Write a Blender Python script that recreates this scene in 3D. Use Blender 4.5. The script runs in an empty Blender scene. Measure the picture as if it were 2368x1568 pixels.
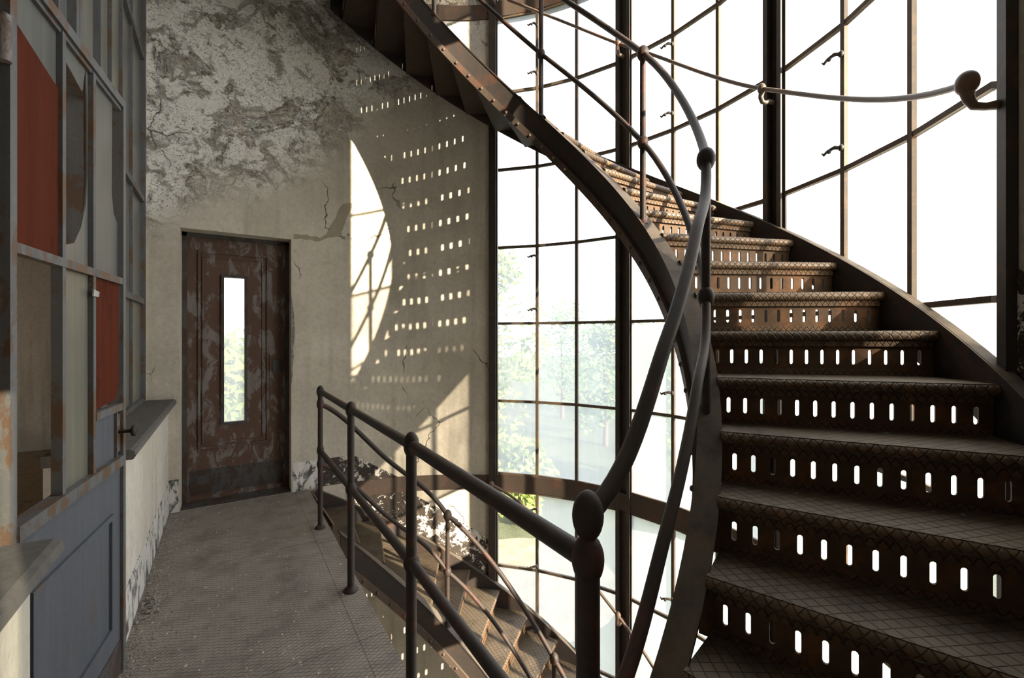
import bpy, math, random
from math import sin, cos, radians as rad, pi, atan2, degrees, hypot, sqrt
from mathutils import Vector
random.seed(7)
sc = bpy.context.scene
col = sc.collection

# ------------------------------------------------------------------ camera, sky, sun, exposure
# world axes: +Y runs along the left wall towards the rusty door, +X towards the stair tower, z=0 is the landing
F_PX, HORIZON, YAW = 1018.8, 779.2, 32.86
cam_d = bpy.data.cameras.new('camera'); cam = bpy.data.objects.new('camera', cam_d); col.objects.link(cam)
cam.location = (0, 0, 1.45); cam.rotation_euler = (rad(90), 0, rad(-YAW))
cam_d.sensor_width = 36; cam_d.lens = 36*F_PX/2368; cam_d.shift_y = -(784-HORIZON)/2368
cam_d.clip_start = 0.02; cam_d.clip_end = 500
sc.camera = cam
world = bpy.data.worlds.new('sky'); sc.world = world; world.use_nodes = True
bg = world.node_tree.nodes['Background']
bg.inputs[0].default_value = (0.97, 0.97, 1.0, 1); bg.inputs[1].default_value = 2.85
sun_d = bpy.data.lights.new('sun', 'SUN'); sun = bpy.data.objects.new('sun', sun_d); col.objects.link(sun)
SUN_AZ, SUN_EL = -18.0, 17.0
sd = Vector((sin(rad(SUN_AZ))*cos(rad(SUN_EL)), cos(rad(SUN_AZ))*cos(rad(SUN_EL)), -sin(rad(SUN_EL))))
sun.rotation_euler = sd.to_track_quat('-Z', 'Y').to_euler()
sun.location = -sd*30
sun_d.energy = 19; sun_d.color = (1.0, 0.84, 0.62); sun_d.angle = rad(0.53)
vs = sc.view_settings
vs.view_transform = 'Standard'; vs.look = 'None'; vs.gamma = 1; vs.use_curve_mapping = False; vs.exposure = 1.22
sc.cycles.max_bounces = 12; sc.cycles.diffuse_bounces = 6; sc.cycles.transparent_max_bounces = 16
sc.cycles.sample_clamp_indirect = 8; sc.cycles.use_denoising = True

# ------------------------------------------------------------------ helpers
class MB:
    """collects shapes, then becomes one mesh"""
    def __init__(s): s.v = []; s.f = []; s.sm = []
    def add(s, vs_, fs_, smooth=False):
        o = len(s.v); s.v += [tuple(p) for p in vs_]
        for f in fs_: s.f.append(tuple(i+o for i in f)); s.sm.append(smooth)
        return s
    def box(s, a, b):
        x0, y0, z0 = a; x1, y1, z1 = b
        return s.add([(x0,y0,z0),(x1,y0,z0),(x1,y1,z0),(x0,y1,z0),(x0,y0,z1),(x1,y0,z1),(x1,y1,z1),(x0,y1,z1)],
              [(0,3,2,1),(4,5,6,7),(0,1,5,4),(1,2,6,5),(2,3,7,6),(3,0,4,7)])
    def quadbox(s, p, th):
        """p: 4 corners (counter-clockwise from the front), th: offset vector of the back"""
        t = Vector(th); q = [Vector(a) for a in p]+[Vector(a)+t for a in p]
        return s.add(q, [(0,1,2,3),(7,6,5,4),(0,4,5,1),(1,5,6,2),(2,6,7,3),(3,7,4,0)])
    def prism(s, poly, th):
        t = Vector(th); n = len(poly)
        q = [Vector(a) for a in poly]+[Vector(a)+t for a in poly]
        return s.add(q, [tuple(range(n)), tuple(range(2*n-1, n-1, -1))]+[(i, i+n, (i+1) % n+n, (i+1) % n) for i in range(n)])
    def tube(s, path, r, n=12, cap=True):
        P = [Vector(p) for p in path]; m = len(P); rs = r if isinstance(r, (list, tuple)) else [r]*m
        vs_ = []; up = None
        for i in range(m):
            t = (P[min(i+1, m-1)]-P[max(i-1, 0)]).normalized()
            if up is None: up = Vector((0,0,1)) if abs(t.z) < .9 else Vector((1,0,0))
            a = t.cross(up); a = a.normalized() if a.length > 1e-6 else t.orthogonal().normalized()
            b = a.cross(t).normalized(); up = b
            for k in range(n):
                w = 2*pi*k/n; vs_.append(P[i]+(a*cos(w)+b*sin(w))*rs[i])
        fs_ = [(i*n+k, i*n+(k+1) % n, (i+1)*n+(k+1) % n, (i+1)*n+k) for i in range(m-1) for k in range(n)]
        s.add(vs_, fs_, True)
        if cap:
            s.add(vs_[:n], [tuple(range(n-1, -1, -1))]); s.add(vs_[-n:], [tuple(range(n))])
        return s
    def lathe(s, prof, c=(0,0,0), n=16):
        """prof: (radius, z) pairs"""
        m = len(prof); vs_ = [(c[0]+r*cos(2*pi*k/n), c[1]+r*sin(2*pi*k/n), c[2]+z) for r, z in prof for k in range(n)]
        return s.add(vs_, [(i*n+k, i*n+(k+1) % n, (i+1)*n+(k+1) % n, (i+1)*n+k) for i in range(m-1) for k in range(n)], True)
    def ball(s, c, rx, rz=None, n=16, m=10):
        rz = rz or rx
        return s.lathe([(max(1e-4, rx*sin(pi*i/m)), -rz*cos(pi*i/m)) for i in range(m+1)], c, n)
    def mesh(s, name, mat):
        me = bpy.data.meshes.new(name); me.from_pydata(s.v, [], s.f); me.update()
        me.polygons.foreach_set('use_smooth', s.sm); me.materials.append(mat); return me
    def build(s, name, mat, parent=None):
        return place(name, s.mesh(name, mat), parent)
def place(name, me, parent=None, loc=(0,0,0), rz=0):
    o = bpy.data.objects.new(name, me); col.objects.link(o)
    o.location = loc; o.rotation_euler = (0, 0, rz)
    if parent is not None:
        o.parent = parent
        base = Vector((0,0,0)); q = parent
        while q is not None: base += q.location; q = q.parent
        o.location = Vector(loc)-base
    return o
def thing(name, label, cat, loc, group=None):
    o = bpy.data.objects.new(name, None); col.objects.link(o); o.location = loc; o.empty_display_size = .1
    o['label'] = label; o['category'] = cat
    if group: o['group'] = group
    return o
def tag(o, label, cat, group=None):
    o['label'] = label; o['category'] = cat
    if group: o['group'] = group
    return o
def struct(o, label=None):
    o['kind'] = 'structure'
    if label: o['label'] = label
    return o
def sroot(name, loc=(0,0,0), label=None):
    o = bpy.data.objects.new(name, None); col.objects.link(o); o.location = loc; o.empty_display_size = .1
    return struct(o, label)

# ------------------------------------------------------------------ materials
class NT:
    def __init__(s, name):
        s.m = bpy.data.materials.new(name); s.m.use_nodes = True; s.t = s.m.node_tree; s.n = s.t.nodes
        s.bsdf = s.n['Principled BSDF']; s.out = s.n['Material Output']
    def node(s, typ, **kw):
        n = s.n.new(typ)
        for k, v in kw.items():
            if k.startswith('i_'):
                key = k[2:]; key = int(key) if key.isdigit() else key.replace('_', ' ')
                s.put(n.inputs[key], v)
            else: setattr(n, k, v)
        return n
    def put(s, inp, v):
        if isinstance(v, bpy.types.NodeSocket): s.t.links.new(v, inp)
        else:
            if hasattr(inp, 'default_value') and isinstance(v, tuple) and len(v) == 3 and inp.type == 'RGBA': v = (*v, 1)
            inp.default_value = v
    def pos(s): return s.node('ShaderNodeNewGeometry').outputs['Position']
    def obj(s): return s.node('ShaderNodeTexCoord').outputs['Object']
    def nrm(s): return s.node('ShaderNodeNewGeometry').outputs['Normal']
    def scale(s, vec, sxyz):
        m = s.node('ShaderNodeMapping'); s.put(m.inputs['Vector'], vec); m.inputs['Scale'].default_value = sxyz; return m.outputs[0]
    def noise(s, vec, sc_, det=6, rough=.6, dist=0):
        n = s.node('ShaderNodeTexNoise'); s.put(n.inputs['Vector'], vec); n.inputs['Scale'].default_value = sc_
        n.inputs['Detail'].default_value = det; n.inputs['Roughness'].default_value = rough; n.inputs['Distortion'].default_value = dist
        return n.outputs['Fac']
    def vor(s, vec, sc_, feat='DISTANCE_TO_EDGE'):
        n = s.node('ShaderNodeTexVoronoi', feature=feat); s.put(n.inputs['Vector'], vec); n.inputs['Scale'].default_value = sc_; return n.outputs['Distance']
    def ramp(s, fac, a, b, c0=0.0, c1=1.0):
        n = s.node('ShaderNodeMapRange', interpolation_type='SMOOTHSTEP'); s.put(n.inputs[0], fac)
        n.inputs[1].default_value = a; n.inputs[2].default_value = b; n.inputs[3].default_value = c0; n.inputs[4].default_value = c1
        return n.outputs[0]
    def math(s, op, a, b=0.0, c=0.0):
        n = s.node('ShaderNodeMath', operation=op); s.put(n.inputs[0], a); s.put(n.inputs[1], b); s.put(n.inputs[2], c); return n.outputs[0]
    def mix(s, fac, a, b):
        n = s.node('ShaderNodeMix', data_type='RGBA'); s.put(n.inputs[0], fac); s.put(n.inputs[6], a); s.put(n.inputs[7], b); return n.outputs[2]
    def sep(s, vec):
        n = s.node('ShaderNodeSeparateXYZ'); s.put(n.inputs[0], vec); return n.outputs
    def bump(s, h, strength=.4, dist=.01, normal=None):
        n = s.node('ShaderNodeBump'); s.put(n.inputs['Height'], h); n.inputs['Strength'].default_value = strength; n.inputs['Distance'].default_value = dist
        if normal is not None: s.put(n.inputs['Normal'], normal)
        s.put(s.bsdf.inputs['Normal'], n.outputs[0]); return n.outputs[0]
    def set(s, color=None, rough=None, metal=None, spec=None):
        if color is not None: s.put(s.bsdf.inputs['Base Color'], color)
        if rough is not None: s.put(s.bsdf.inputs['Roughness'], rough)
        if metal is not None: s.put(s.bsdf.inputs['Metallic'], metal)
        if spec is not None: s.put(s.bsdf.inputs['Specular IOR Level'], spec)
        return s.m
M = {}
def plaster(name, c1, c2, peel=0.0, streak=.35, cracks=.85):
    t = NT(name); P = t.pos()
    big = t.noise(P, 1.1, 6, .6, .6); fine = t.noise(P, 26, 6, .7); mid = t.noise(P, 5, 8, .65, .5)
    stv = t.noise(t.scale(P, (9, 9, .7)), 1.0, 4, .6)
    c = t.mix(t.ramp(big, .3, .7), c1, c2)
    c = t.mix(t.math('MULTIPLY', t.ramp(stv, .45, .75), streak), c, tuple(a*.55 for a in c2))
    c = t.mix(t.ramp(fine, .35, .75, 0, .35), c, tuple(a*.6 for a in c2))
    h = t.math('ADD', t.math('MULTIPLY', fine, .25), t.math('MULTIPLY', mid, .5))
    wn = t.node('ShaderNodeTexNoise'); t.put(wn.inputs['Vector'], P); wn.inputs['Scale'].default_value = 3; wn.inputs['Detail'].default_value = 5
    dv = t.node('ShaderNodeMixRGB', blend_type='ADD'); dv.inputs[0].default_value = .45; t.put(dv.inputs[1], P); t.put(dv.inputs[2], wn.outputs['Color'])
    crack = t.ramp(t.vor(dv.outputs[0], 1.15), .0, .009, 1, 0)
    crack = t.math('MULTIPLY', crack, t.ramp(t.noise(P, .9, 3), .56, .62))
    if peel > 0:
        x, y, z = t.sep(P)
        # old limewash flaking off the upper part of the wall
        reg = t.math('ADD', t.math('MULTIPLY', t.math('SUBTRACT', z, 2.75), .75), t.math('MULTIPLY', x, -.55))
        reg = t.ramp(t.math('ADD', reg, t.math('MULTIPLY', big, .8)), .15, .75)
        pn = t.noise(P, 2.1, 12, .68, .9); pn2 = t.noise(P, 7, 12, .75, .6)
        white = t.math('MULTIPLY', t.ramp(t.math('ADD', t.math('MULTIPLY', pn, .5), t.math('MULTIPLY', pn2, .5)), .445, .505), reg)
        c = t.mix(t.math('MULTIPLY', white, .85*peel), c, (.76, .74, .69))
        brown = t.math('MULTIPLY', t.ramp(t.math('ABSOLUTE', t.math('SUBTRACT', pn, .47)), .0, .022, 1, 0), reg)
        c = t.mix(t.math('MULTIPLY', brown, .85), c, (.15, .12, .085))
        rgh = t.noise(P, 1.7, 4, .6)
        pits = t.math('MAXIMUM', t.ramp(t.noise(P, 30, 5, .8, .8), .555, .62), t.ramp(t.noise(P, 75, 3, .8), .60, .66))
        pit = t.math('MULTIPLY', t.math('MULTIPLY', pits, reg), t.ramp(rgh, .38, .6, .15, 1))
        c = t.mix(t.math('MULTIPLY', pit, .75), c, (.13, .105, .08))
        flk = t.math('MULTIPLY', t.math('MULTIPLY', t.ramp(t.noise(P, 14, 8, .8, .5), .52, .56), reg), .55)
        c = t.mix(flk, c, (.82, .80, .76))
        grime = t.math('MULTIPLY', t.ramp(t.math('ADD', z, t.math('MULTIPLY', big, 1.2)), 4.6, 5.2), .45)
        c = t.mix(grime, c, (.13, .11, .085))
        h = t.math('ADD', h, t.math('MULTIPLY', white, .9)); h = t.math('SUBTRACT', h, t.math('MULTIPLY', pit, .6))
    crack = t.math('MULTIPLY', crack, cracks); c = t.mix(crack, c, (.07, .06, .045))
    h = t.math('SUBTRACT', h, crack)
    t.bump(h, .8, .016); M[name] = t.set(c, .92, 0, .2)
plaster('plaster', (.58, .525, .44), (.44, .395, .32), 1.0)
plaster('mortar', (.33, .285, .215), (.26, .22, .16), 0, .2, 0)
plaster('plaster_pale', (.62, .59, .52), (.50, .465, .39), 0, .5, .0)
plaster('plaster_room', (.42, .41, .39), (.30, .29, .27), 0, .6, .0)
def iron(name, base, rust, dust, rust_amt=.5, dust_amt=.7, rough=.55, gloss=.4, pattern=None, local=True):
    t = NT(name); P = t.pos()
    n1 = t.noise(P, 7, 8, .7, .4); n2 = t.noise(P, 45, 5, .7)
    c = t.mix(t.math('MULTIPLY', t.ramp(n1, .48, .66), rust_amt), base, rust)
    c = t.mix(t.ramp(n2, .5, .75, 0, .5), c, tuple(a*.5 for a in base))
    nz = t.sep(t.nrm())[2]
    dm = t.math('MULTIPLY', t.math('MULTIPLY', t.ramp(nz, .3, .95), dust_amt), t.ramp(t.noise(P, 5, 6, .7), .25, .6))
    c = t.mix(dm, c, dust)
    h = t.math('ADD', t.math('MULTIPLY', n2, .35), t.math('MULTIPLY', n1, .3)); bs, bd = .35, .004
    if pattern:
        O = t.obj(); x, y, z = t.sep(O)
        kind, ang, pitch, wid = pattern
        def lines(a):
            q = t.math('ADD', t.math('MULTIPLY', x, cos(a)/pitch), t.math('MULTIPLY', y, sin(a)/pitch))
            return t.ramp(t.math('PINGPONG', q, .5), 0, wid, 1, 0)
        if kind == 'diamond':
            g = t.math('MAXIMUM', lines(ang), lines(-ang))
            c = t.mix(t.math('MULTIPLY', g, t.ramp(n1, .3, .6, .35, .85)), c, tuple(a*.32 for a in base)); h = t.math('SUBTRACT', t.math('MULTIPLY', h, .25), t.math('MULTIPLY', g, 1.0)); bs, bd = .6, .006
        if kind == 'rope':   # loops cast into the nosing
            q = t.math('PINGPONG', t.math('ADD', t.math('MULTIPLY', x, 1/pitch), t.math('MULTIPLY', z, ang)), .5)
            q2 = t.math('PINGPONG', t.math('SUBTRACT', t.math('MULTIPLY', x, 1/pitch), t.math('MULTIPLY', z, ang)), .5)
            g = t.math('MAXIMUM', t.ramp(q, 0, wid, 1, 0), t.math('MULTIPLY', t.ramp(q2, 0, wid, 1, 0), .6))
            c = t.mix(t.math('MULTIPLY', g, .45), c, tuple(a*.3 for a in base)); h = t.math('ADD', t.math('MULTIPLY', h, .2), t.math('MULTIPLY', g, -1.0)); bs, bd = .8, .008
    t.bump(h, bs, bd); M[name] = t.set(c, rough, 0, gloss)
iron('stringer_iron', (.034, .028, .025), (.085, .036, .02), (.17, .14, .105), .6, .7, .7, .2)
iron('riser_iron', (.074, .043, .022), (.19, .082, .030), (.16, .115, .068), .7, .4, .7, .25)
iron('tread_iron', (.045, .033, .024), (.085, .047, .025), (.150, .116, .078), .5, .75, .6, .3, ('diamond', rad(45), .034, .08))
iron('nosing_iron', (.100, .064, .036), (.19, .098, .042), (.19, .138, .085), .5, .4, .5, .4, ('rope', 26, .034, .12))
iron('fascia_iron', (.088, .055, .031), (.18, .088, .037), (.17, .12, .075), .6, .4, .65, .25, ('rope', 24, .028, .12))
iron('floor_iron', (.165, .138, .122), (.16, .105, .075), (.40, .36, .305), .35, .5, .62, .3, ('diamond', rad(62), .021, .11))
iron('rail_iron', (.030, .022, .019), (.15, .038, .018), (.075, .06, .046), .32, .25, .58, .28)
iron('wall_rail_iron', (.10, .075, .055), (.28, .09, .04), (.22, .17, .12), .4, .4, .5, .45)
iron('post_steel', (.035, .028, .024), (.10, .055, .03), (.17, .13, .09), .45, .5, .55)
iron('bar_steel', (.085, .062, .042), (.17, .10, .05), (.24, .19, .13), .6, .5, .7)
iron('beam_steel', (.06, .043, .032), (.13, .045, .024), (.13, .10, .075), .5, .5, .65)
def paint(name, base, chip, under, amt=.5, rough=.55, vert=1.0, spec=.3):
    t = NT(name); P = t.pos()
    n = t.noise(t.scale(P, (1, 1, vert)), 9, 10, .72, .5); n2 = t.noise(t.scale(P, (14, 14, .8)), 1.2, 5, .65); f = t.noise(P, 60, 4, .7)
    c = t.mix(t.ramp(n2, .35, .7, 0, .6), base, tuple(a*.62 for a in base))
    c = t.mix(t.ramp(f, .5, .8, 0, .35), c, chip)
    k = t.ramp(n, .62-.22*amt, .70-.22*amt); c = t.mix(t.math('MULTIPLY', k, .9), c, under)
    t.bump(t.math('SUBTRACT', t.math('MULTIPLY', f, .2), t.math('MULTIPLY', k, .6)), .4, .004); M[name] = t.set(c, rough, 0, spec)
paint('blue_paint', (.088, .098, .116), (.15, .163, .185), (.095, .08, .07), .18, .5, .35)
paint('frame_paint', (.115, .117, .12), (.22, .21, .198), (.11, .063, .036), .55, .55, .5)
paint('red_paint', (.082, .018, .008), (.09, .03, .017), (.05, .012, .006), .25, .85, .5, .08)
paint('rust_door', (.20, .172, .158), (.23, .20, .18), (.086, .043, .025), .9, .55, .45)
paint('rust_door_dark', (.07, .066, .065), (.14, .13, .125), (.05, .03, .02), .7, .5, .5)
paint('sill_stone', (.115, .107, .098), (.17, .16, .148), (.09, .08, .072), .3, .85)
paint('wood_old', (.24, .18, .12), (.34, .27, .2), (.12, .09, .06), .4, .8)
paint('skirt_paint', (.62, .60, .56), (.5, .48, .44), (.022, .020, .020), .62, .8, .55)
t = NT('skirt_black'); P = t.pos(); n = t.noise(P, 13, 10, .72, .6); n2 = t.noise(P, 2.2, 4, .6)
k = t.ramp(t.math('ADD', n, t.math('MULTIPLY', t.math('SUBTRACT', n2, .5), .55)), .53, .565)
c = t.mix(k, (.045, .036, .03), (.66, .62, .55)); c = t.mix(t.ramp(t.noise(P, 40, 3), .5, .8, 0, .5), c, (.2, .17, .13))
t.bump(k, .5, .004); M['skirt_black'] = t.set(c, .8, 0, .25)
def glass(name, veil, tint, dirt=(.30, .33, .365), streak=.25, gl=.05):
    """old dirty glazing: partly clear, partly a translucent film of grime"""
    t = NT(name); P = t.pos()
    tr = t.node('ShaderNodeBsdfTransparent'); tr.inputs[0].default_value = (*tint, 1)
    tl = t.node('ShaderNodeBsdfTranslucent'); df = t.node('ShaderNodeBsdfDiffuse')
    n = t.noise(t.scale(P, (6, 6, .5)), 2.0, 6, .65); n2 = t.noise(P, 1.6, 5, .6); n3 = t.noise(P, 70, 3, .7)
    dc = t.mix(t.ramp(n3, .66, .74, 0, .5), dirt, (.35, .3, .24))
    t.put(tl.inputs[0], dc); t.put(df.inputs[0], dc)
    mx = t.node('ShaderNodeMixShader'); mx.inputs[0].default_value = .18; t.put(mx.inputs[1], tl.outputs[0]); t.put(mx.inputs[2], df.outputs[0])
    f = t.math('ADD', veil, t.math('MULTIPLY', t.math('SUBTRACT', t.math('ADD', n, n2), 1.0), streak))
    f = t.math('MINIMUM', t.math('MAXIMUM', f, .03), .97)
    m2 = t.node('ShaderNodeMixShader'); t.put(m2.inputs[0], f); t.put(m2.inputs[1], tr.outputs[0]); t.put(m2.inputs[2], mx.outputs[0])
    g = t.node('ShaderNodeBsdfGlossy'); g.inputs['Roughness'].default_value = .08
    m3 = t.node('ShaderNodeMixShader'); m3.inputs[0].default_value = gl; t.put(m3.inputs[1], m2.outputs[0]); t.put(m3.inputs[2], g.outputs[0])
    t.put(t.out.inputs['Surface'], m3.outputs[0]); M[name] = t.m
glass('glass_dirty', .36, (.95, .975, 1.0))
glass('glass_milky', .66, (.95, .975, 1.0), (.30, .335, .37))
glass('glass_frosted', .86, (.95, .975, 1.0), (.50, .53, .55))
glass('glass_clear', .06, (.97, .99, .97), streak=.08)
glass('glass_door', .80, (.93, .97, .96), (.40, .43, .44), streak=.12)
def grey_glass(name, a, b):
    t = NT(name); P = t.pos(); n = t.noise(t.scale(P, (22, 22, .5)), 1.6, 6, .7); f = t.noise(P, 3, 5, .6)
    c = t.mix(t.ramp(n, .35, .68), a, b); c = t.mix(t.ramp(f, .4, .7, 0, .5), c, tuple(q*.75 for q in b))
    t.bump(n, .1, .002); M[name] = t.set(c, .28, 0, .5)
grey_glass('grey_pane', (.145, .149, .14), (.097, .097, .091))
grey_glass('grey_pane_green', (.175, .17, .14), (.12, .116, .094))
def plain(name, color, rough=.8, var=.4, scl=6):
    t = NT(name); P = t.pos(); n = t.noise(P, scl, 8, .65)
    M[name] = t.set(t.mix(t.ramp(n, .3, .7), color, tuple(a*(1-var) for a in color)), rough, 0, .3)
plain('black_void', (.012, .011, .010)); plain('bark', (.12, .085, .055)); plain('rubble', (.29, .265, .225), .9, .55, 30)
plain('paper', (.66, .63, .57), .9, .4, 30); plain('ground_soil', (.075, .085, .04), .95, .45, .5); plain('gravel', (.17, .15, .105), .95, .35, 2); plain('brick_red', (.35, .16, .09), .9, .4, 9)
def leaf(name, a, b):
    t = NT(name); P = t.pos(); n = t.noise(P, .9, 4, .7); c = t.mix(t.ramp(n, .35, .65), a, b)
    d = t.node('ShaderNodeBsdfDiffuse'); t.put(d.inputs[0], c); q = t.node('ShaderNodeBsdfTranslucent'); t.put(q.inputs[0], c)
    mx = t.node('ShaderNodeMixShader'); mx.inputs[0].default_value = .35; t.put(mx.inputs[1], d.outputs[0]); t.put(mx.inputs[2], q.outputs[0])
    t.put(t.out.inputs['Surface'], mx.outputs[0]); M[name] = t.m
leaf('leaf_green', (.15, .22, .05), (.33, .38, .11)); leaf('leaf_dark', (.10, .16, .06), (.20, .27, .10))

# ------------------------------------------------------------------ stair geometry
AX, AY, R = .751, 2.170, 2.40            # tower axis and inner wall radius
WIN = 48.3                                # glazing spans +-48.3 degrees about +X
STOREY = 4.92
def pol(r, a, z): return (AX+r*cos(rad(a)), AY+r*sin(rad(a)), z)   # a = degrees from +X, ascending
def step(k):
    if k >= 7: return -50.9+7.51*(k-7), 1.286+.1913*(k-7)
    return -50.9-7.1*(7-k), .1837*k
def zn(a):                                # height of the nosing line over angle a
    if a > -50.9: return 1.286+(a+50.9)*.1913/7.51
    return 1.286+(a+50.9)*.1837/7.1
X_WALL, X_EDGE = -.407, .655              # face of the left parapet, edge of the landing
Y_FAR, Y_NEAR = AY+R, AY-R                # end walls
ZB, ZT = -STOREY, 9.84
WT = .3                                   # wall thickness

# ------------------------------------------------------------------ floors and ceilings
fl = sroot('floor', (0, 2, 0))
cuts = [Y_NEAR, .93, 2.16, 3.39, Y_FAR]
for i in range(4):
    MB().box((X_WALL-.25, cuts[i]+.0015, -.025), (.529, cuts[i+1]-.0015, 0)).build('floor_plate', M['floor_iron'], fl)
    MB().box((.531, cuts[i]+.0015, -.025), (X_EDGE, cuts[i+1]-.0015, -.001)).build('border_plate', M['floor_iron'], fl)
MB().box((.50, Y_NEAR, -.16), (.515, Y_FAR, -.025)).box((.50, Y_NEAR, -.16), (.56, Y_FAR, -.15)).build('edge_beam', M['stringer_iron'], fl)
struct(MB().box((-.41, Y_NEAR, STOREY-.16), (X_EDGE, Y_FAR, STOREY)).build('ceiling', M['plaster']))
struct(MB().box((-.41, Y_NEAR-.3, ZB-.2), (AX+R+.3, Y_FAR+.3, ZB)).build('floor_lower', M['floor_iron']))
struct(MB().box((-.8, Y_NEAR-.3, ZT), (AX+R+.3, Y_FAR+.3, ZT+.2)).build('stairwell_light_cap', M['plaster']))  # unseen cap added to stop sky light falling straight into the stairwell

# ------------------------------------------------------------------ walls of the tower
def end_wall(name, y0, y1, x0d, x1d, zh):
    m = MB()
    m.box((-.66, y0, 0), (x0d, y1, ZT)); m.box((x1d, y0, 0), (AX, y1, ZT)); m.box((x0d, y0, zh), (x1d, y1, ZT))
    m.box((-.66, y0, ZB), (AX, y1, 0))
    return struct(m.build(name, M['plaster']))
DX0, DX1, DH = -.33, .50, 2.36
end_wall('wall_far', Y_FAR, Y_FAR+WT, DX0, DX1, DH)
end_wall('wall_near', Y_NEAR-WT, Y_NEAR, DX0+.15, DX1+.15, DH)
def curved(name, a0, a1, r0, r1, z0, z1, mat, n=24, kind=True, parent=None):
    m = MB()
    A = [a0+(a1-a0)*i/n for i in range(n+1)]
    vs_ = [pol(r, a, z) for a in A for (r, z) in ((r0, z0), (r0, z1), (r1, z1), (r1, z0))]
    fs_ = []
    for i in range(n):
        for k in range(4): fs_.append((i*4+k, i*4+(k+1) % 4, (i+1)*4+(k+1) % 4, (i+1)*4+k))
    m.add(vs_, fs_, True); m.sm = [True]*len(m.f)
    m.add(vs_[:4], [(3,2,1,0)]); m.add(vs_[-4:], [(0,1,2,3)])
    # keep the edges between faces hard by splitting the four strips
    m2 = MB()
    for k in range(4):
        q = []
        for i in range(n+1): q += [vs_[i*4+k], vs_[i*4+(k+1) % 4]]
        m2.add(q, [(2*i, 2*i+1, 2*i+3, 2*i+2) for i in range(n)], True)
    m2.add(vs_[:4], [(3,2,1,0)]); m2.add(vs_[-4:], [(0,1,2,3)])
    o = m2.build(name, mat, parent)
    return struct(o) if kind else o
curved('wall_far_curve', WIN+1.6, 90, R, R+WT, ZB, ZT, M['plaster'])
curved('wall_near_curve', -90, -WIN-1.6, R, R+WT, ZB, ZT, M['plaster'])
# steel ring beams at the two floors
n = 0
for zz in (0, STOREY):
    n += 1; curved('trim_%d' % n, -WIN-1, WIN+1, R-.02, R+.10, zz-.14, zz+.02, M['beam_steel'], 40)
    n += 1; curved('trim_%d' % n, WIN+1.3, 84, R-.012, R+.02, zz-.15, zz+.005, M['beam_steel'], 20)
    n += 1; curved('trim_%d' % n, -84, -WIN-1.3, R-.012, R+.02, zz-.15, zz+.005, M['beam_steel'], 20)
# tall posts of the glazing
def radial_box(m, a, hw, r0, r1, z0, z1):
    c, s = cos(rad(a)), sin(rad(a)); tx, ty = -s*hw, c*hw
    p = [(AX+r0*c-tx, AY+r0*s-ty), (AX+r1*c-tx, AY+r1*s-ty), (AX+r1*c+tx, AY+r1*s+ty), (AX+r0*c+tx, AY+r0*s+ty)]
    m.add([(x, y, z0) for x, y in p]+[(x, y, z1) for x, y in p], [(0,3,2,1),(4,5,6,7),(0,1,5,4),(1,2,6,5),(2,3,7,6),(3,0,4,7)]); return m
POSTS = [-WIN, -WIN/3, WIN/3, WIN]
for a in POSTS:
    m = MB(); n += 1
    if abs(a) > 40:
        s_ = 1 if a > 0 else -1
        radial_box(m, a+s_*(.6 if a > 0 else 1.35), .035 if a > 0 else .021, R-.035, R+.09, ZB, ZT)
        radial_box(m, a-s_*(.35 if a > 0 else -.3), .012, R-.005, R+.05, ZB, ZT)
    else:      # riveted H column
        radial_box(m, a-1.05, .006, R-.035, R+.10, ZB, ZT); radial_box(m, a+1.05, .006, R-.035, R+.10, ZB, ZT)
        radial_box(m, a, .042, R+.01, R+.02, ZB, ZT)
        radial_box(m, a-1.3, .016, R-.038, R-.028, ZB, ZT); radial_box(m, a+1.3, .016, R-.038, R-.028, ZB, ZT)
        radial_box(m, a-1.45, .010, R-.0, R+.05, ZB, ZT); radial_box(m, a+1.45, .010, R-.0, R+.05, ZB, ZT)
    struct(m.build('trim_%d' % n, M['post_steel']))

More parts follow.
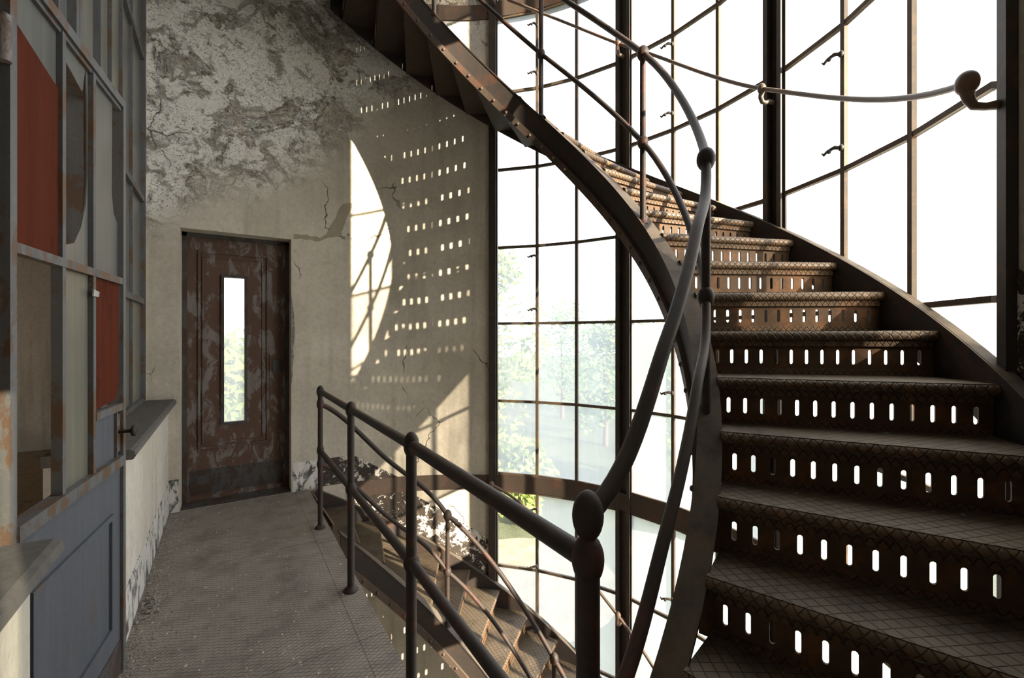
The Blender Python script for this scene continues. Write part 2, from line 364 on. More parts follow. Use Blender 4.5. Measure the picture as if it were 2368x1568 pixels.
# ------------------------------------------------------------------ glazing: three bays on each storey, three panes wide and six high
ROWS = [.02, .785, 1.59, 2.38, 3.19, 3.99, 4.78]
HOOK = MB()
HOOK.tube([(0, 0, 0), (-.012, -.02, .004), (-.035, -.028, .0), (-.05, -.03, -.008), (-.058, -.03, .0)], [.006, .007, .005, .005, .003], 8)
HOOK.ball((-.028, -.028, -.004), .008, .008, 8, 6); HOOK.ball((0, -.004, 0), .010, .012, 8, 6)
hook_me = HOOK.mesh('stay_hook', M['post_steel'])
nwin = 0
hooks = {(0, 2): [(1, 2.27), (1, 1.73), (1, 4.13), (1, 4.62)], (0, 1): [(1, 3.9), (1, 3.32), (1, .98)], (0, 0): [(1, 3.02), (1, 2.50)],
         (-1, 2): [(1, -.30), (1, -.88)], (-1, 1): [(1, -1.55), (1, -.75)]}
for st in (0, -1, 1):
    for bay in (0, 1, 2):
        nwin += 1
        a0, a1 = POSTS[bay], POSTS[bay+1]
        pad0 = 1.7 if bay > 0 else .8; pad1 = 1.7 if bay < 2 else .8
        A = [a0+pad0+(a1-a0-pad0-pad1)*i/3 for i in range(4)]
        Z = [z+st*STOREY for z in ROWS]
        w = sroot('window_%d' % nwin, pol(R, (a0+a1)/2, Z[0]))
        for i in range(3):
            for j in range(6):
                f = .0
                p = [pol(R+.012, A[i], Z[j]), pol(R+.012, A[i+1], Z[j]), pol(R+.012, A[i+1], Z[j+1]), pol(R+.012, A[i], Z[j+1])]
                mat = 'glass_dirty'
                if st == -1 and bay == 2 and i == 2 and j == 5: mat = 'glass_clear'
                elif (bay > 0 and st <= 0 and (j < 3 or st < 0)) or  random.random() < .22: mat = 'glass_milky'
                if bay == 0 and j in (1, 2): mat = 'glass_frosted'
                MB().add(p, [(0, 1, 2, 3)]).build('pane', M[mat], w)
        for i in (1, 2):     # upright glazing bars
            m = radial_box(MB(), A[i], .0135, R-.012, R+.02, Z[0], Z[-1])
            m.build('glazing_bar', M['bar_steel'], w)
        for i in range(3):
            for j in range(7):
                za = Z[j]; hz = .013 if 0 < j < 6 else .022
                b0, b1 = A[i], A[i+1]
                p = [pol(R-.008, b0, za-hz), pol(R-.008, b1, za-hz), pol(R-.008, b1, za+hz), pol(R-.008, b0, za+hz)]
                th = Vector(pol(R+.02, (b0+b1)/2, 0))-Vector(pol(R-.008, (b0+b1)/2, 0))
                MB().quadbox(p, th).build('glazing_bar', M['bar_steel'], w)
        for (i, hz) in hooks.get((st, bay), []):
            i2 = 2 if bay == 2 else (2 if bay == 1 else 2)
            a = A[i2]; place('stay_hook', hook_me, w, pol(R-.012, a, hz), rad(a-90)).scale = (1.5, 1.5, 1.7)

# ------------------------------------------------------------------ rusty door in the far wall, and its twin behind the camera
def slit_door(num, yf, sgn, dx, s0=-.025, s1=.132):
    """yf: face of the leaf; sgn: +1 when the wall is beyond (far), -1 for the near end"""
    r = sroot('door_%d' % num, (.085+dx, yf, 0))
    Y = lambda d: yf+sgn*d                     # d>0 goes into the wall
    def bx(m, x0, x1, d0, d1, z0, z1):
        a, b = sorted((Y(d0), Y(d1))); return m.box((x0+dx, a, z0), (x1+dx, b, z1))
    z0, z1 = .68, 1.99
    m = MB(); L, Rr = DX0+.035, DX1-.035
    bx(m, L, s0, 0, .04, .012, DH-.035); bx(m, s1, Rr, 0, .04, .012, DH-.035)
    bx(m, s0, s1, 0, .04, .012, z0); bx(m, s0, s1, 0, .04, z1, DH-.035)
    leafo = m.build('leaf', M['rust_door'], r)
    m = MB()
    bx(m, DX0, DX0+.035, -.03, .06, 0, DH); bx(m, DX1-.035, DX1, -.03, .06, 0, DH); bx(m, DX0, DX1, -.03, .06, DH-.035, DH)
    m.build('door_frame', M['rust_door_dark'], r)
    def frame(x0, x1, za, zb, wd, h, name, mat):
        m = MB()
        bx(m, x0, x1, -h, 0, zb-wd, zb); bx(m, x0, x1, -h, 0, za, za+wd); bx(m, x0, x0+wd, -h, 0, za+wd, zb-wd); bx(m, x1-wd, x1, -h, 0, za+wd, zb-wd)
        m.build(name, M[mat], leafo)
    frame(-.217, .328, .46, 2.21, .016, .016, 'moulding', 'rust_door')
    frame(-.187, .283, .50, 2.165, .010, .010, 'moulding', 'rust_door')
    frame(s0-.022, s1+.022, z0-.022, z1+.022, .022, .02, 'glazing_bead', 'rust_door_dark')
    frame(L, Rr, .012, DH-.035, .012, .008, 'moulding', 'rust_door')
    m = MB(); bx(m, L+.02, Rr-.02, -.004, 0, .06, .277); m.build('kick_plate', M['rust_door_dark'], leafo)
    m = MB(); bx(m, L+.005, Rr-.005, -.014, 0, .02, .045); m.build('weather_bar', M['rust_door'], leafo)
    m = MB(); bx(m, .335, .455, -.012, 0, 1.09, 1.26); lk = m.build('lock_plate', M['rust_door'], leafo)
    m = MB(); bx(m, .36, .44, -.024, -.012, 1.11, 1.235); m.build('lock_case', M['rust_door_dark'], lk)
    m = MB(); p = [(s0+dx, Y(.02), z0), (s1+dx, Y(.02), z0), (s1+dx, Y(.02), z1), (s0+dx, Y(.02), z1)]
    m.add(p, [(0, 1, 2, 3)]); m.build('pane', M['glass_door'], leafo)
    m = MB(); bx(m, DX0, DX1, -.18, .05, -.002, .010); m.build('threshold', M['rust_door_dark'], r)
    return r
slit_door(1, Y_FAR+.19, 1, 0)
slit_door(2, Y_NEAR-.19, -1, .15, .02, .075)
# broken plaster edge at the right jamb of the far door
m = MB(); pr = []
zz = [1.02, 1.10, 1.18, 1.26, 1.33, 1.42, 1.50, 1.58, 1.66, 1.74, 1.82]
wd = [.003, .014, .010, .022, .016, .026, .03, .022, .024, .014, .003]
poly = [(DX1-.001, Y_FAR-.006, z) for z in zz]+[(DX1+w_, Y_FAR-.006, z) for z, w_ in reversed(list(zip(zz, wd)))]
m.prism(poly, (0, .012, 0))
struct(m.build('trim_%d' % (n+1), M['rubble'])); n += 1

# ------------------------------------------------------------------ skirting paint, peeling
def helix_band(r0, r1, a0, a1, zf, hf, mat, name, nn=40):
    m = MB(); q = [[], [], [], []]
    A = [a0+(a1-a0)*i/nn for i in range(nn+1)]
    P = [[pol(r0, a, zf(a)), pol(r0, a, hf(a)), pol(r1, a, hf(a)), pol(r1, a, zf(a))] for a in A]
    for k in range(4):
        vv = []
        for s_ in P: vv += [s_[k], s_[(k+1) % 4]]
        m.add(vv, [(2*i, 2*i+1, 2*i+3, 2*i+2) for i in range(nn)], True)
    m.add(P[0], [(3,2,1,0)]); m.add(P[-1], [(0,1,2,3)])
    return m
zl = lambda a: zn(a)-STOREY
struct(helix_band(R-.004, R+.01, WIN+1.7, 84, lambda a: zl(a)-.02, lambda a: min(zl(a)+.40, -.152), M['skirt_black'], '').build('baseboard_far_lower', M['skirt_black']))
struct(helix_band(R-.004, R+.01, 68, 90, lambda a: .006, lambda a: max(.007, min(.27, zl(a)+.50)), M['skirt_black'], '').build('baseboard_far_curve', M['skirt_black']))
struct(MB().box((DX1+.012, Y_FAR-.004, 0), (AX, Y_FAR+.01, .27)).build('baseboard_far', M['skirt_paint']))
struct(MB().box((X_WALL, Y_FAR-.004, 0), (DX0-.01, Y_FAR+.01, .27)).build('baseboard_far_left', M['skirt_paint']))
struct(helix_band(R-.004, R+.01, -88, -WIN-1.7, lambda a: zn(a)-.02, lambda a: zn(a)+.38, M['skirt_black'], '').build('baseboard_near', M['skirt_black']))
struct(MB().box((X_WALL-.01, 2.66, 0), (X_WALL+.004, Y_FAR, .25)).build('baseboard_left', M['skirt_paint']))

# old repair of darker mortar running from the door head up the curved wall
pp = [((DX1+.02+.012*i)*1.0, Y_FAR) for i in range(0, 20)]; ctr = []
for x, y in pp: ctr.append((x, y, 2.392+.004*sin(x*23)))
for a, z in ((88.5, 2.43), (87.3, 2.465), (86.3, 2.51), (85.6, 2.57), (85.0, 2.63), (84.4, 2.69), (83.8, 2.74), (83.2, 2.78)):
    x, y, _ = pol(R, a, 0); ctr.append((x, y, z))
up, dn = [], []
for i, (x, y, z) in enumerate(ctr):
    wv = .020+.004*sin(i*.9)+(.026+.006*sin(i*2.1) if i > 20 else 0)
    if i == len(ctr)-1: wv = .01
    tilt = 0 if i < 20 else min(1, (i-19)/3)
    up.append((x-.05*tilt*wv/.05*1.0, y-.003, z+wv*(1-.4*tilt))); dn.append((x+.05*tilt*wv/.05, y-.003-.05*0, z-wv*(1-.4*tilt)))
m = MB(); k_ = len(ctr)
m.add(up+dn, [(i, i+1, k_+i+1, k_+i) for i in range(k_-1)])
off = [(p[0], p[1]+.03, p[2]) for p in up+dn]
m.add(off, [(k_+i, k_+i+1, i+1, i) for i in range(k_-1)])
m.add(up+off[:k_], [(i, k_+i, k_+i+1, i+1) for i in range(k_-1)]); m.add(dn+off[k_:], [(i+1, k_+i+1, k_+i, i) for i in range(k_-1)])
struct(m.build('trim_%d' % (n+1), M['mortar'])); n += 1

# ------------------------------------------------------------------ left side: parapets, sills, glazed screen
XS = -.575                                   # plane of the screen
SILL = .94
D0, D1 = 1.60, 2.66                          # doorway in the screen
wl = sroot('wall_left', (-.5, 2, 0))
MB().box((-.66, D1, 0), (X_WALL, Y_FAR, SILL-.045)).build('parapet', M['plaster_pale'], wl)
MB().box((-.66, Y_NEAR, 0), (X_WALL, D0-.05, SILL-.045)).build('parapet', M['plaster_pale'], wl)
MB().box((-.66, Y_NEAR, ZB), (X_WALL, Y_FAR, -.03)).build('lower_wall', M['plaster'], wl)
MB().box((-.66, Y_NEAR, 4.76), (X_WALL, Y_FAR, ZT)).build('upper_wall', M['plaster'], wl)
def sill(y0, y1):
    m = MB(); pf = [(-.66, SILL-.045), (X_WALL+.045, SILL-.05), (X_WALL+.055, SILL-.035), (X_WALL+.05, SILL-.012), (X_WALL+.035, SILL-.004), (-.66, SILL+.004)]
    m.prism([(x, y0, z) for x, z in pf], (0, y1-y0, 0)); return m.build('sill', M['sill_stone'], wl)
sill(D1-.03, Y_FAR); sill(Y_NEAR, D0-.02)
# plaster jamb beside the screen at the far end
struct(MB().box((-.60, Y_FAR-.05, SILL), (-.545, Y_FAR, 4.76)).build('trim_%d' % (n+1), M['plaster'])); n += 1
def screen(num, y0, y1, z0, z1, bars, rails, skip=(), heavy=()):
    w = sroot('window_%d' % num, (XS, (y0+y1)/2, z0))
    ys = [y0]+bars+[y1]; zs = [z0]+rails+[z1]
    for i in range(len(ys)-1):
        for j in range(len(zs)-1):
            if (i, j) in skip: continue
            mt = 'grey_pane' if random.random() < .6 else 'grey_pane_green'
            MB().box((XS-.004, ys[i], zs[j]), (XS, ys[i+1], zs[j+1])).build('pane', M[mt], w)
    for k, y in enumerate(ys):
        hw = .022 if k in (0, len(ys)-1) or k in heavy else .010
        MB().box((XS-.02, y-hw, z0), (XS+(.03 if hw > .02 else .018), y+hw, z1)).build('glazing_bar', M['frame_paint'], w)
    for k, z in enumerate(zs):
        hw = .022
        MB().box((XS-.02, y0, z-hw), (XS+.026, y1, z+hw)).build('glazing_bar', M['frame_paint'], w)
    return w
screen(10, D1+.02, Y_FAR-.06, SILL+.01, 4.74, [3.06, 3.37, 3.68, 4.03], [1.73, 2.53, 3.65], skip=((2, 0),), heavy=(1,))
screen(11, D0, D1-.03, 2.53, 4.74, [1.80, 2.11, 2.43], [3.65])
screen(12, Y_NEAR+.03, D0-.05, SILL+.01, 4.74, [.2, .55, .9, 1.25], [1.73, 2.53, 3.65])
m = MB(); m.box((XS-.03, D0-.06, 0), (XS+.06, D0-.015, 2.53)).box((XS-.03, D1-.02, 0), (XS+.06, D1+.02, 2.53)).box((XS-.03, D0-.06, 2.50), (XS+.06, D1+.02, 2.55))
struct(m.build('trim_%d' % (n+1), M['frame_paint'])); n += 1

# ------------------------------------------------------------------ the glazed metal door leaf, standing ajar
HX, HY = -.495, 1.675; LW, LH = .875, 2.475
ang = atan2(.105, .905)
e1 = Vector((sin(ang), cos(ang), 0)); e2 = Vector((cos(ang), -sin(ang), 0))   # along the leaf, and out of its face
def lp(s, z, o=0.0): return Vector((HX, HY, 0))+e1*s+e2*o+Vector((0, 0, z))
dl = sroot('door_3', (HX, HY, 0))
def lbox(m, s0, s1, z0, z1, o0, o1):
    return m.quadbox([lp(s0, z0, o1), lp(s1, z0, o1), lp(s1, z1, o1), lp(s0, z1, o1)], e2*(o0-o1))
def lpiece(name, mat, *bx_, parent=dl):
    m = MB()
    for b in bx_: lbox(m, *b)
    return m.build(name, M[mat], parent)
MUN = [.312, .554]; ZR = [.93, 1.69, LH]
lpiece('stile', 'frame_paint', (0, .032, .01, LH, -.02, .02)); lpiece('stile', 'frame_paint', (LW-.030, LW, .01, LH, -.02, .02))
lpiece('top_rail', 'frame_paint', (.03, LW-.03, LH-.035, LH, -.02, .022), (.03, LW-.03, LH-.05, LH-.035, -.01, .012))
lpiece('middle_rail', 'frame_paint', (.03, LW-.03, ZR[1]-.014, ZR[1]+.014, -.012, .018))
lpiece('bottom_rail', 'frame_paint', (.03, LW-.03, ZR[0]-.03, ZR[0]+.012, -.02, .026))
for s_ in MUN:
    lpiece('glazing_bar', 'frame_paint', (s_-.012, s_+.012, ZR[0], ZR[1], -.012, .016))
    lpiece('glazing_bar', 'frame_paint', (s_-.012, s_+.012, ZR[1], LH-.04, -.012, .016))
lpiece('lock_rail', 'frame_paint', (MUN[1]+.01, LW-.03, 1.135, 1.165, -.012, .018), (LW-.085, LW-.075, ZR[0], 1.14, -.01, .014))
lpiece('lock_panel', 'blue_paint', (MUN[1]+.012, LW-.085, ZR[0]+.01, 1.135, -.006, .004))
lpiece('lock_case', 'rust_door', (LW-.072, LW-.032, ZR[0]+.03, 1.12, -.02, .010))
m = MB(); m.tube([lp(LW-.05, 1.045, .01), lp(LW-.05, 1.045, .052)], .008, 10); m.tube([lp(LW-.05, 1.045, .05), lp(LW-.05, 1.045, .056), lp(LW-.05, 1.045, .066), lp(LW-.05, 1.045, .069)], [.012, .024, .024, .016], 16)
m.build('door_knob', M['rail_iron'], dl)
bp = lpiece('lower_panel', 'blue_paint', (.0, LW, .01, ZR[0]-.03, -.008, .008))
lpiece('panel_moulding', 'blue_paint', (.12, LW-.13, .70, .722, .008, .018), (.12, LW-.13, .235, .257, .008, .018), (LW-.152, LW-.13, .257, .70, .008, .018), (.12, .142, .257, .70, .008, .018), parent=bp)
lpiece('kick_plate', 'rust_door_dark', (.0, LW, .01, .145, .008, .012), parent=bp)
def lpane(name, mat, pts, o=0.0):
    MB().prism([lp(s, z, o) for s, z in pts], e2*-.004).build(name, M[mat], dl)
c0, c1, c2, c3 = .032, MUN[0], MUN[1], LW-.03
z0, z1, z2 = ZR[0]+.01, ZR[1], LH-.04
lpane('pane', 'grey_pane', [(c0, 2.24), (c1, 2.13), (c1, z2), (c0, z2)])                       # broken remnant above the red sheet
lpane('red_sheet', 'red_paint', [(c0+.012, z1+.016), (c1+.006, z1+.016), (c1+.002, 2.24), (c0+.006, 2.31)], .006)
hole = [(c1, z1+.015), (c2, z1+.015), (c2, z2), (c2-.03, z2), (c2-.018, 2.3), (c2-.014, 2.05), (c2-.03, 1.93), (c2-.07, 1.84), (c2-.125, 1.775), (c1+.05, 1.755), (c1, 1.765)]
lpane('pane', 'grey_pane', hole)
lpane('pane', 'grey_pane', [(c1, 2.37), (c1+.05, 2.37), (c2-.06, 2.33), (c2-.03, z2), (c1, z2)])
lpane('pane', 'grey_pane', [(c2, z1+.015), (c3, z1+.015), (c3, 1.94), (c3-.045, 1.97), (c3-.065, 2.05), (c3-.06, z2), (c2, z2)])
lpane('pane', 'grey_pane_green', [(c1, z0), (c2, z0), (c2, z1), (c1, z1)])
lpane('red_sheet', 'red_paint', [(c2+.004, 1.17), (c3-.05, 1.185), (c3-.025, 1.21), (c3-.01, 1.25), (c3-.008, z1-.012), (c2+.004, z1-.012)], .006)
lpane('putty_lump', 'plaster_room', [(c2-.03, 1.60), (c2+.02, 1.60), (c2+.025, 1.62), (c2-.025, 1.625)], .022)
for zc in (.35, 2.22):
    m = MB(); m.tube([lp(-.012, zc-.06, .012), lp(-.012, zc+.06, .012)], .016, 12); m.build('hinge', M['rust_door'], dl)

# ------------------------------------------------------------------ the room behind the screen
struct(MB().box((-4.0, -3.0, -.06), (-.66, 8.1, -.01)).build('floor_room', M['wood_old']))
struct(MB().box((-4.0, -3.0, 3.9), (-.66, 8.1, 4.0)).build('ceiling_room', M['plaster_room']))
struct(MB().box((-4.0, 8.0, 0), (-.66, 8.2, 3.9)).build('wall_room_far', M['plaster_room']))
struct(MB().box((-4.2, -3.0, 0), (-4.0, 8.2, 3.9)).build('wall_room_back', M['plaster_room']))
struct(MB().box((-4.0, -3.2, 0), (-1.3, -3.0, 3.9)).build('room_dimming_wall', M['plaster_room']))  # unseen wall added to darken the room, gap left for some light
struct(MB().box((-.66, Y_FAR+WT, 0), (-.5, 8.2, 3.9)).build('wall_room_side', M['plaster_room']))
struct(MB().box((-1.42, 3.35, -.01), (-1.22, 3.50, 3.9)).build('trim_%d' % (n+1), M['stringer_iron'])); n += 1

# ------------------------------------------------------------------ stairs
RI, RO = 1.45, 2.335
NS = 14
tread = MB()
c_, s_ = cos(rad(7.51)), sin(rad(7.51))
def bk(r): return (r*c_-.03*-s_*0, r*s_+.045)   # back edge of the wedge, tucked under the next riser
for (ra, rb) in ((RI, RO),):
    xa, ya = bk(ra); xb, yb = bk(rb)
    tread.prism([(ra, .012, 0), (rb, .012, 0), (xb, yb, 0), (xa, ya, 0)], (0, 0, -.016))
tread_me = tread.mesh('tread', M['tread_iron'])
nose = MB(); prof = [(.022+.022*cos(w), -.021+.021*sin(w)) for w in [rad(90+180*i/8) for i in range(9)]]
vs_ = [(r, y, z) for r in (RI, RO) for y, z in prof]; k_ = len(prof)
nose.add(vs_, [(i, i+1, k_+i+1, k_+i) for i in range(k_-1)], True)
nose.add(vs_[:k_], [tuple(range(k_-1, -1, -1))]); nose.add(vs_[k_:], [tuple(range(k_))])
nose_me = nose.mesh('nosing', M['nosing_iron'])
fas = MB().box((RI+.005, .024, -.068), (RO-.005, .045, -.042)); fas_me = fas.mesh('fascia', M['fascia_iron'])
ris = MB(); YF, YB = .040, .048
pit = (RO-.02-RI-.01)/NS
for j in range(NS):
    cx = RI+.015+pit*(j+.5); X = pit/2; w2, h2 = .0074, .0245; zc = -.115; ZU, ZD = zc+.100, zc-.085
    slot = [(w2, -h2), (w2, h2), (w2*.7, h2+w2*.7), (0, h2+w2), (-w2*.7, h2+w2*.7), (-w2, h2), (-w2, -h2), (-w2*.7, -h2-w2*.7), (0, -h2-w2), (w2*.7, -h2-w2*.7)]
    rect = [(X, -h2), (X, h2), (X, ZU-zc), (0, ZU-zc), (-X, ZU-zc), (-X, h2), (-X, -h2), (-X, ZD-zc), (0, ZD-zc), (X, ZD-zc)]
    q = [(cx+x, YF, zc+z) for x, z in rect]+[(cx+x, YF, zc+z) for x, z in slot]+[(cx+x, YB, zc+z) for x, z in rect]+[(cx+x, YB, zc+z) for x, z in slot]
    N = 10; fs_ = []
    for i in range(N):
        k2 = (i+1) % N
        fs_ += [(i, 10+i, 10+k2, k2), (20+i, 20+k2, 30+k2, 30+i), (10+i, 30+i, 30+k2, 10+k2)]
    ris.add(q, fs_)
ris.box((RI-.03, YF, -.2), (RI+.015, YB, -.015)); ris.box((RO-.015, YF, -.2), (RO+.004, YB, -.015))
ris_me = ris.mesh('riser', M['riser_iron'])
foot_me = MB().box((RI+.005, .030, -.190), (RO-.005, .041, -.166)).mesh('riser_foot', M['fascia_iron'])
rivet_me = MB().lathe([(.013, 0), (.012, .005), (.008, .009), (.0001, .011)], (0,0,0), 8).mesh('rivet', M['beam_steel'])
def flight(z0, label, k0, k1, a_lo, a_hi):
    f = thing('spiral_stair', label, 'staircase', (AX, AY, z0), 'flights of the iron spiral stair')
    for k in range(k0, k1+1):
        a, z = step(k); loc = (AX, AY, z0+z)
        if k < 26:
            tr = place('tread', tread_me, f, loc, rad(a))
            nz = bpy.data.objects.new('nosing', nose_me); col.objects.link(nz); nz.parent = tr
        else:
            nz = place('nosing', nose_me, f, loc, rad(a))
        rs = place('riser', ris_me, f, loc, rad(a))
        for nm, me in (('fascia', fas_me), ('riser_foot', foot_me)):
            o = bpy.data.objects.new(nm, me); col.objects.link(o); o.parent = rs
    g = lambda d: (lambda a: z0+zn(a)+d)
    m = helix_band(1.372, 1.386, a_lo, a_hi, g(-.30), g(-.035), None, '', 90)
    m2 = helix_band(1.368, RI+.004, a_lo, a_hi, g(-.047), g(-.033), None, '', 90)
    m.add(m2.v, m2.f); m.sm[-len(m2.f):] = m2.sm
    si = m.build('inner_stringer', M['stringer_iron'], f)
    m = helix_band(1.352, 1.372, a_lo, a_hi, g(-.30), g(-.23), None, '', 90)
    ba = m.build('angle_strip', M['beam_steel'], si)
    a = a_lo+2
    while a < a_hi-1:
        o = place('rivet', rivet_me, si, pol(1.352, a, z0+zn(a)-.262)); o.rotation_euler = (rad(90), 0, rad(a-90)); a += 4.4
    m = helix_band(2.338, 2.352, a_lo, a_hi, g(-.215), g(.025), None, '', 90)
    m2 = helix_band(2.345, 2.385, a_lo, a_hi, g(.016), g(.026), None, '', 90)
    m.add(m2.v, m2.f); m.sm[-len(m2.f):] = m2.sm
    m.build('outer_stringer', M['stringer_iron'], f)
    return f
flight(0, 'rusty iron spiral stair climbing past the windows from lower right to upper left', 1, 25, -94, 88)
flight(-STOREY, 'dusty lower flight of iron stairs descending from the landing below the railing', 1, 26, -94, 91)

# ------------------------------------------------------------------ railings
def ell(m, p, rx, rz): m.ball(p, rx, rz, 18, 12)
def post(parent, x, y, zb, zt, r, balls, foot=True, mat='rail_iron'):
    o = MB().tube([(x, y, zb), (x, y, (zb+zt)/2), (x, y, zt)], r, 14).build('post', M[mat], parent)
    if foot:
        MB().lathe([(r*2.1, 0), (r*2.1, .006), (r*1.5, .016), (r*1.35, .022), (r, .028)], (x, y, zb), 16).build('post_foot', M[mat], o)
    for zc, rx, rz in balls:
        m = MB(); ell(m, (x, y, zc), rx, rz); m.build('ball', M[mat], o)
    return o
VP, U0, SP = .593, .644, .986
NP = [(VP, U0+SP*k) for k in range(4)]
lr = thing('landing_railing', 'dark iron railing of round bars and balls along the landing edge', 'railing', (VP, NP[3][1], 0))
post(lr, *NP[1], 0, 1.03, .0205, [(1.035, .030, .052), (.585, .031, .040)])
post(lr, *NP[2], 0, 1.03, .0195, [(1.035, .030, .047), (.585, .030, .044)])
post(lr, *NP[3], 0, 1.03, .018, [(1.035, .027, .046), (.940, .027, .046), (.590, .026, .044), (.485, .026, .044)])
post(lr, *NP[0], 0, 1.05, .0235, [(1.100, .031, .050), (1.015, .032, .050), (.64, .031, .048), (.555, .031, .048)])
def seg(name, parent, a, b, r, mat='rail_iron'):
    return MB().tube([a, tuple((Vector(a)+Vector(b))/2), b], r, 14).build(name, M[mat], parent)
for k in range(3):
    zz = 1.035
    seg('handrail', lr, (*NP[k+1], zz), (*NP[k], 1.015 if k == 0 else zz), .0225 if k == 0 else .020)
    seg('middle_rail', lr, (*NP[k+1], .585), (*NP[k], .555 if k == 0 else .585), .019)
def ang_of(x, y): return degrees(atan2(y-AY, x-AX)), hypot(x-AX, y-AY)
def helix_rail(nodes, r, nsub=14):
    """nodes: (angle, radius, z)"""
    out = []
    n_ = len(nodes)
    for i in range(n_-1):
        p = [nodes[max(0, min(n_-1, i+d))] for d in (-1, 0, 1, 2)]
        for j in range(nsub+(i == n_-2)):
            t_ = j/nsub; q = []
            for c in range(3):
                a0_, a1_, a2_, a3_ = (w_[c] for w_ in p)
                q.append(a1_+(a2_-a1_)*t_ if c == 0 else .5*(2*a1_+(a2_-a0_)*t_+(2*a0_-5*a1_+4*a2_-a3_)*t_*t_+(3*a1_-a0_-3*a2_+a3_)*t_**3))
            out.append(pol(q[1], q[0], q[2]))
    return out
RR = 1.40
def stair_rail(label, posts, start, top0, mid0, hh, mh, swing):
    pa = [(a, RR, z) for a, z in posts]
    b = pol(RR, posts[0][0], posts[0][1])
    rl = thing('stair_railing', label, 'railing', b)
    for a, z in posts:
        x, y, _ = pol(RR, a, 0)
        post(rl, x, y, z, z+hh, .0180, [(z+hh, .035, .047), (z+mh, .032, .043)])
    sa, sr = ang_of(*start)
    if sa > 180: sa -= 360
    a_, z_ = posts[0]; ext = []
    def lead(z00, dz_):     # the rail swings in from the newel before it follows the curve
        return [(sa+(a_-sa)*f, sr+(RR-sr)*g, z00+(z_+dz_-z00)*f) for f, g in swing]
    nd = lead(top0, hh)+[(a, r_, z+hh) for a, r_, z in pa]
    nm = lead(mid0, mh)+[(a, r_, z+mh) for a, r_, z in pa]
    MB().tube(helix_rail(nd, .018), .0185, 14).build('handrail', M['rail_iron'], rl)
    MB().tube(helix_rail(nm, .016), .0165, 14).build('middle_rail', M['rail_iron'], rl)
    return rl
stair_rail('curved iron railing with ball joints rising along the upper flight', [(-54.2, 1.112), (-15.3, 2.125), (23.7, 3.138), (61, 4.075), (86, 4.70)], NP[0], 1.10, .64, 1.032, .495, ((0, 0), (.33, .64), (.66, 1.0)))
stair_rail('curved iron railing with ball joints dropping along the lower flight', [(56.5, -.925), (19, -1.89), (-20, -2.88), (-58, -3.90)], NP[3], .940, .485, .905, .44, ((0, 0), (.5, .55)))
# handrails fixed to the window posts
def wall_rail(label, nodes, start_ball, rb):
    rl = thing('wall_handrail', label, 'handrail', pol(2.28, nodes[0][0], nodes[0][2]))
    MB().tube(helix_rail(nodes, .014), .0135, 12).build('rail', M['wall_rail_iron'], rl)
    return rl
def bracket(rl, a, z, big):
    m = MB(); p0 = Vector(pol(2.28, a, z)); p1 = Vector(pol(R-.03, a, z-.075))
    m.ball(tuple(p0), .035 if big else .026, .044 if big else .036, 16, 12)
    if big: m.tube([p0-Vector((0,0,.03)), Vector(pol(2.285, a, z-.06)), Vector(pol(2.30, a, z-.085)), Vector(pol(2.33, a, z-.092)), Vector(pol(2.375, a, z-.09))], [.022, .017, .015, .014, .018], 12)
    else:
        m.tube([p0-Vector((0,0,.02)), Vector(pol(2.272, a, z-.06)), Vector(pol(2.285, a, z-.085)), Vector(pol(2.31, a, z-.09)), Vector(pol(2.335, a, z-.075)), Vector(pol(2.372, a, z-.075))], [.018, .016, .015, .014, .014, .016], 10)
    m.build('bracket', M['wall_rail_iron'], rl)
w1 = wall_rail('slim iron handrail bracketed to the window posts above the upper flight', [(-49.2, 2.28, 2.365), (-16.1, 2.28, 3.077), (16.1, 2.28, 4.08), (44, 2.28, 4.85), (60, 2.28, 5.3)], True, 0)
bracket(w1, -49.2, 2.365, True); bracket(w1, -16.1, 3.077, False); bracket(w1, 16.1, 4.08, False); bracket(w1, 48.3, 4.98, False)
w2 = wall_rail('slim iron handrail bracketed to the window posts below landing level', [(-16.1, 2.28, -2.0), (16.1, 2.28, -1.05), (48.6, 2.28, -.056)], False, 0)
for a, z in ((-16.1, -2.0), (16.1, -1.05), (48.6, -.056)): bracket(w2, a, z, False)

# ------------------------------------------------------------------ debris on the landing
m = MB()
def chip(x, y, z, s):
    a = random.random()*pi; c, d = cos(a)*s, sin(a)*s; h = s*random.uniform(.15, .6)
    m.add([(x+c, y+d, z), (x-d*.6, y+c*.6, z), (x-c, y-d, z), (x+d*.6, y-c*.6, z), (x, y, z+h)], [(0,1,4),(1,2,4),(2,3,4),(3,0,4),(3,2,1,0)])
for i in range(1700):
    y = random.uniform(2.4, Y_FAR-.02); x = X_WALL+.01+random.expovariate(1/.06)
    if x < .6: chip(x, y, 0, random.uniform(.003, .011))
for i in range(700):
    chip(random.uniform(-.36, .6), Y_FAR-.01-random.expovariate(1/.09), 0, random.uniform(.0025, .008))
for i in range(260): chip(random.uniform(-.35, .63), random.uniform(.9, 4.5), 0, random.uniform(.002, .007))
for i in range(90): chip(random.gauss(X_WALL+.06, .02), random.gauss(3.05, .06), random.uniform(0, .01), random.uniform(.006, .02))
deb = m.build('plaster_debris', M['rubble']); deb['kind'] = 'stuff'; tag(deb, 'pale crumbs of fallen plaster scattered over the iron landing', 'debris')
m = MB()
for i in range(420): chip(random.uniform(-.36, .62), random.uniform(.9, 4.5), .0005, random.uniform(.002, .0075))
for i in range(60): chip(random.gauss(.3, .2), random.gauss(2.4, .6), .0005, random.uniform(.004, .010))
deb = m.build('paint_flakes', M['paper']); deb['kind'] = 'stuff'; tag(deb, 'small whitish paint flakes strewn across the iron landing floor', 'debris')
m = MB()
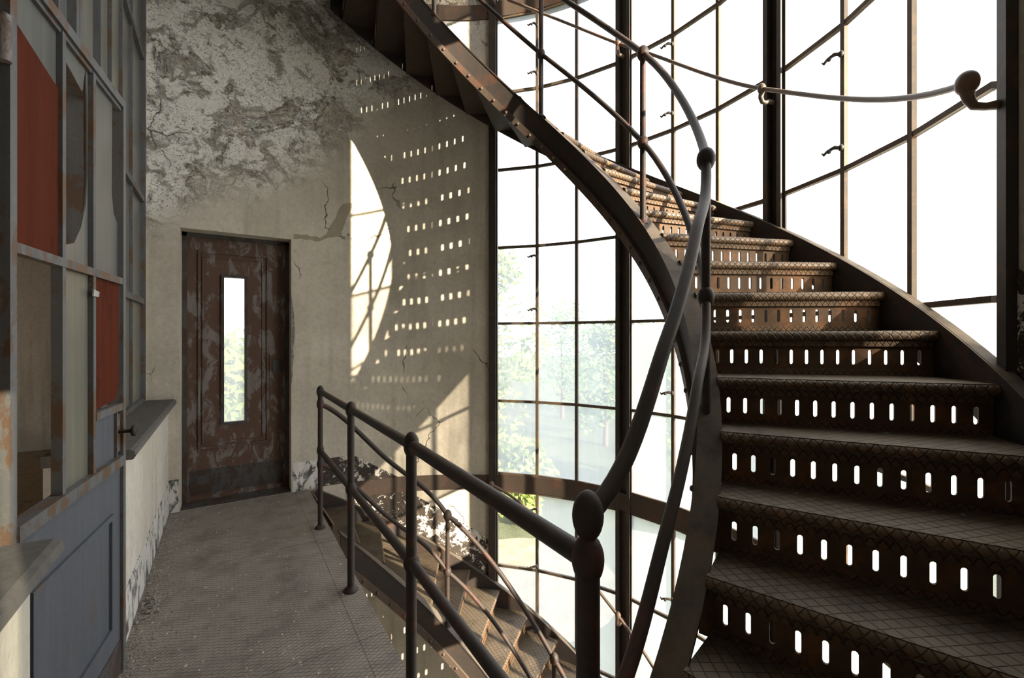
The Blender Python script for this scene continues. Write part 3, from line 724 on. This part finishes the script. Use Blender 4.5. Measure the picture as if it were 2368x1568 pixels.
for k in range(1, 26):
    a, z = step(k)
    for i in range(14):
        da = random.uniform(1.5, 7); r_ = random.uniform(1.47, 2.32); p = pol(r_, a+da, z); chip(p[0], p[1], z, random.uniform(.002, .006))
        if k > 12: p = pol(r_, a+da, z-STOREY); chip(p[0], p[1], p[2], random.uniform(.003, .008))
    if k in (5, 6): 
        for i in range(3): p = pol(random.uniform(1.55, 2.2), a+6.4, z); chip(p[0], p[1], z, .012)
deb = m.build('stair_debris', M['rubble']); deb['kind'] = 'stuff'; tag(deb, 'small bits of grit and flakes lying on the stair treads', 'debris')

# ------------------------------------------------------------------ outside: ground and trees
GZ = -7.0
struct(MB().add([(-160, -160, GZ), (160, -160, GZ), (160, 160, GZ), (-160, 160, GZ)], [(0, 1, 2, 3)]).build('ground', M['ground_soil']))
def tree(px, dist, h, w, mat, label, nleaf=3000, low=.25):
    d = rad(YAW)+math.atan((px-1184)/F_PX); x, y = sin(d)*dist, cos(d)*dist
    t_ = thing('tree', label, 'tree', (x, y, GZ), 'trees outside the glazing')
    MB().tube([(x, y, GZ), (x+.1, y, GZ+h*.3), (x-.1, y+.1, GZ+h*.7)], [.22, .17, .06], 8).build('trunk', M['bark'], t_)
    m = MB(); cl = []
    for i in range(26):
        u_ = random.uniform(low, 1); wr = w*(sin(pi*min(1, max(.08, (u_-low)/(1-low)*.85+.12)))**.6); q = random.random()*2*pi
        cl.append((x+cos(q)*wr*random.random(), y+sin(q)*wr*random.random(), GZ+h*u_*.93, w*random.uniform(.25, .45)))
    for i in range(nleaf):
        cx, cy, cz, cr = random.choice(cl); v = Vector((random.gauss(0, 1), random.gauss(0, 1), random.gauss(0, .8))).normalized()*cr*random.uniform(.7, 1.1)
        s_ = random.uniform(.12, .26); a_ = Vector((random.gauss(0, 1), random.gauss(0, 1), random.gauss(0, 1))).normalized(); b_ = a_.orthogonal().normalized()
        c = Vector((cx, cy, cz))+v
        m.add([c-a_*s_, c+b_*s_*.6, c+a_*s_, c-b_*s_*.6], [(0, 1, 2, 3)])
    m.build('crown', M[mat], t_)
tree(1140, 24, 13.2, 3.0, 'leaf_green', 'tall light green tree seen through the leftmost window panes')
tree(1198, 20.5, 3.6, 1.7, 'leaf_green', 'low green bush seen through the clear pane below landing level', 2600, .05)
tree(1300, 46, 12.2, 4.6, 'leaf_dark', 'hazy rounded tree behind the middle panes of the far bay')
tree(1400, 35, 9.6, 3.4, 'leaf_dark', 'hazy wide tree beside the dark far window post')
tree(1500, 47, 11.0, 4.4, 'leaf_green', 'green tree behind the twisting stair handrail')
tree(1590, 24, 8.8, 2.8, 'leaf_green', 'leafy tree seen between handrail and stair stringer')
tree(540, 21, 8.6, 2.8, 'leaf_green', 'green tree seen through the slit window of the rusty door')
# pale gravel yard below the far windows
d = rad(YAW+1.5); yx, yy = sin(d)*15.2, cos(d)*15.2
struct(MB().add([(yx+3.3*cos(2*pi*i/24), yy+3.3*sin(2*pi*i/24), GZ+.02) for i in range(24)], [tuple(range(24))]).build('ground_gravel', M['gravel']))
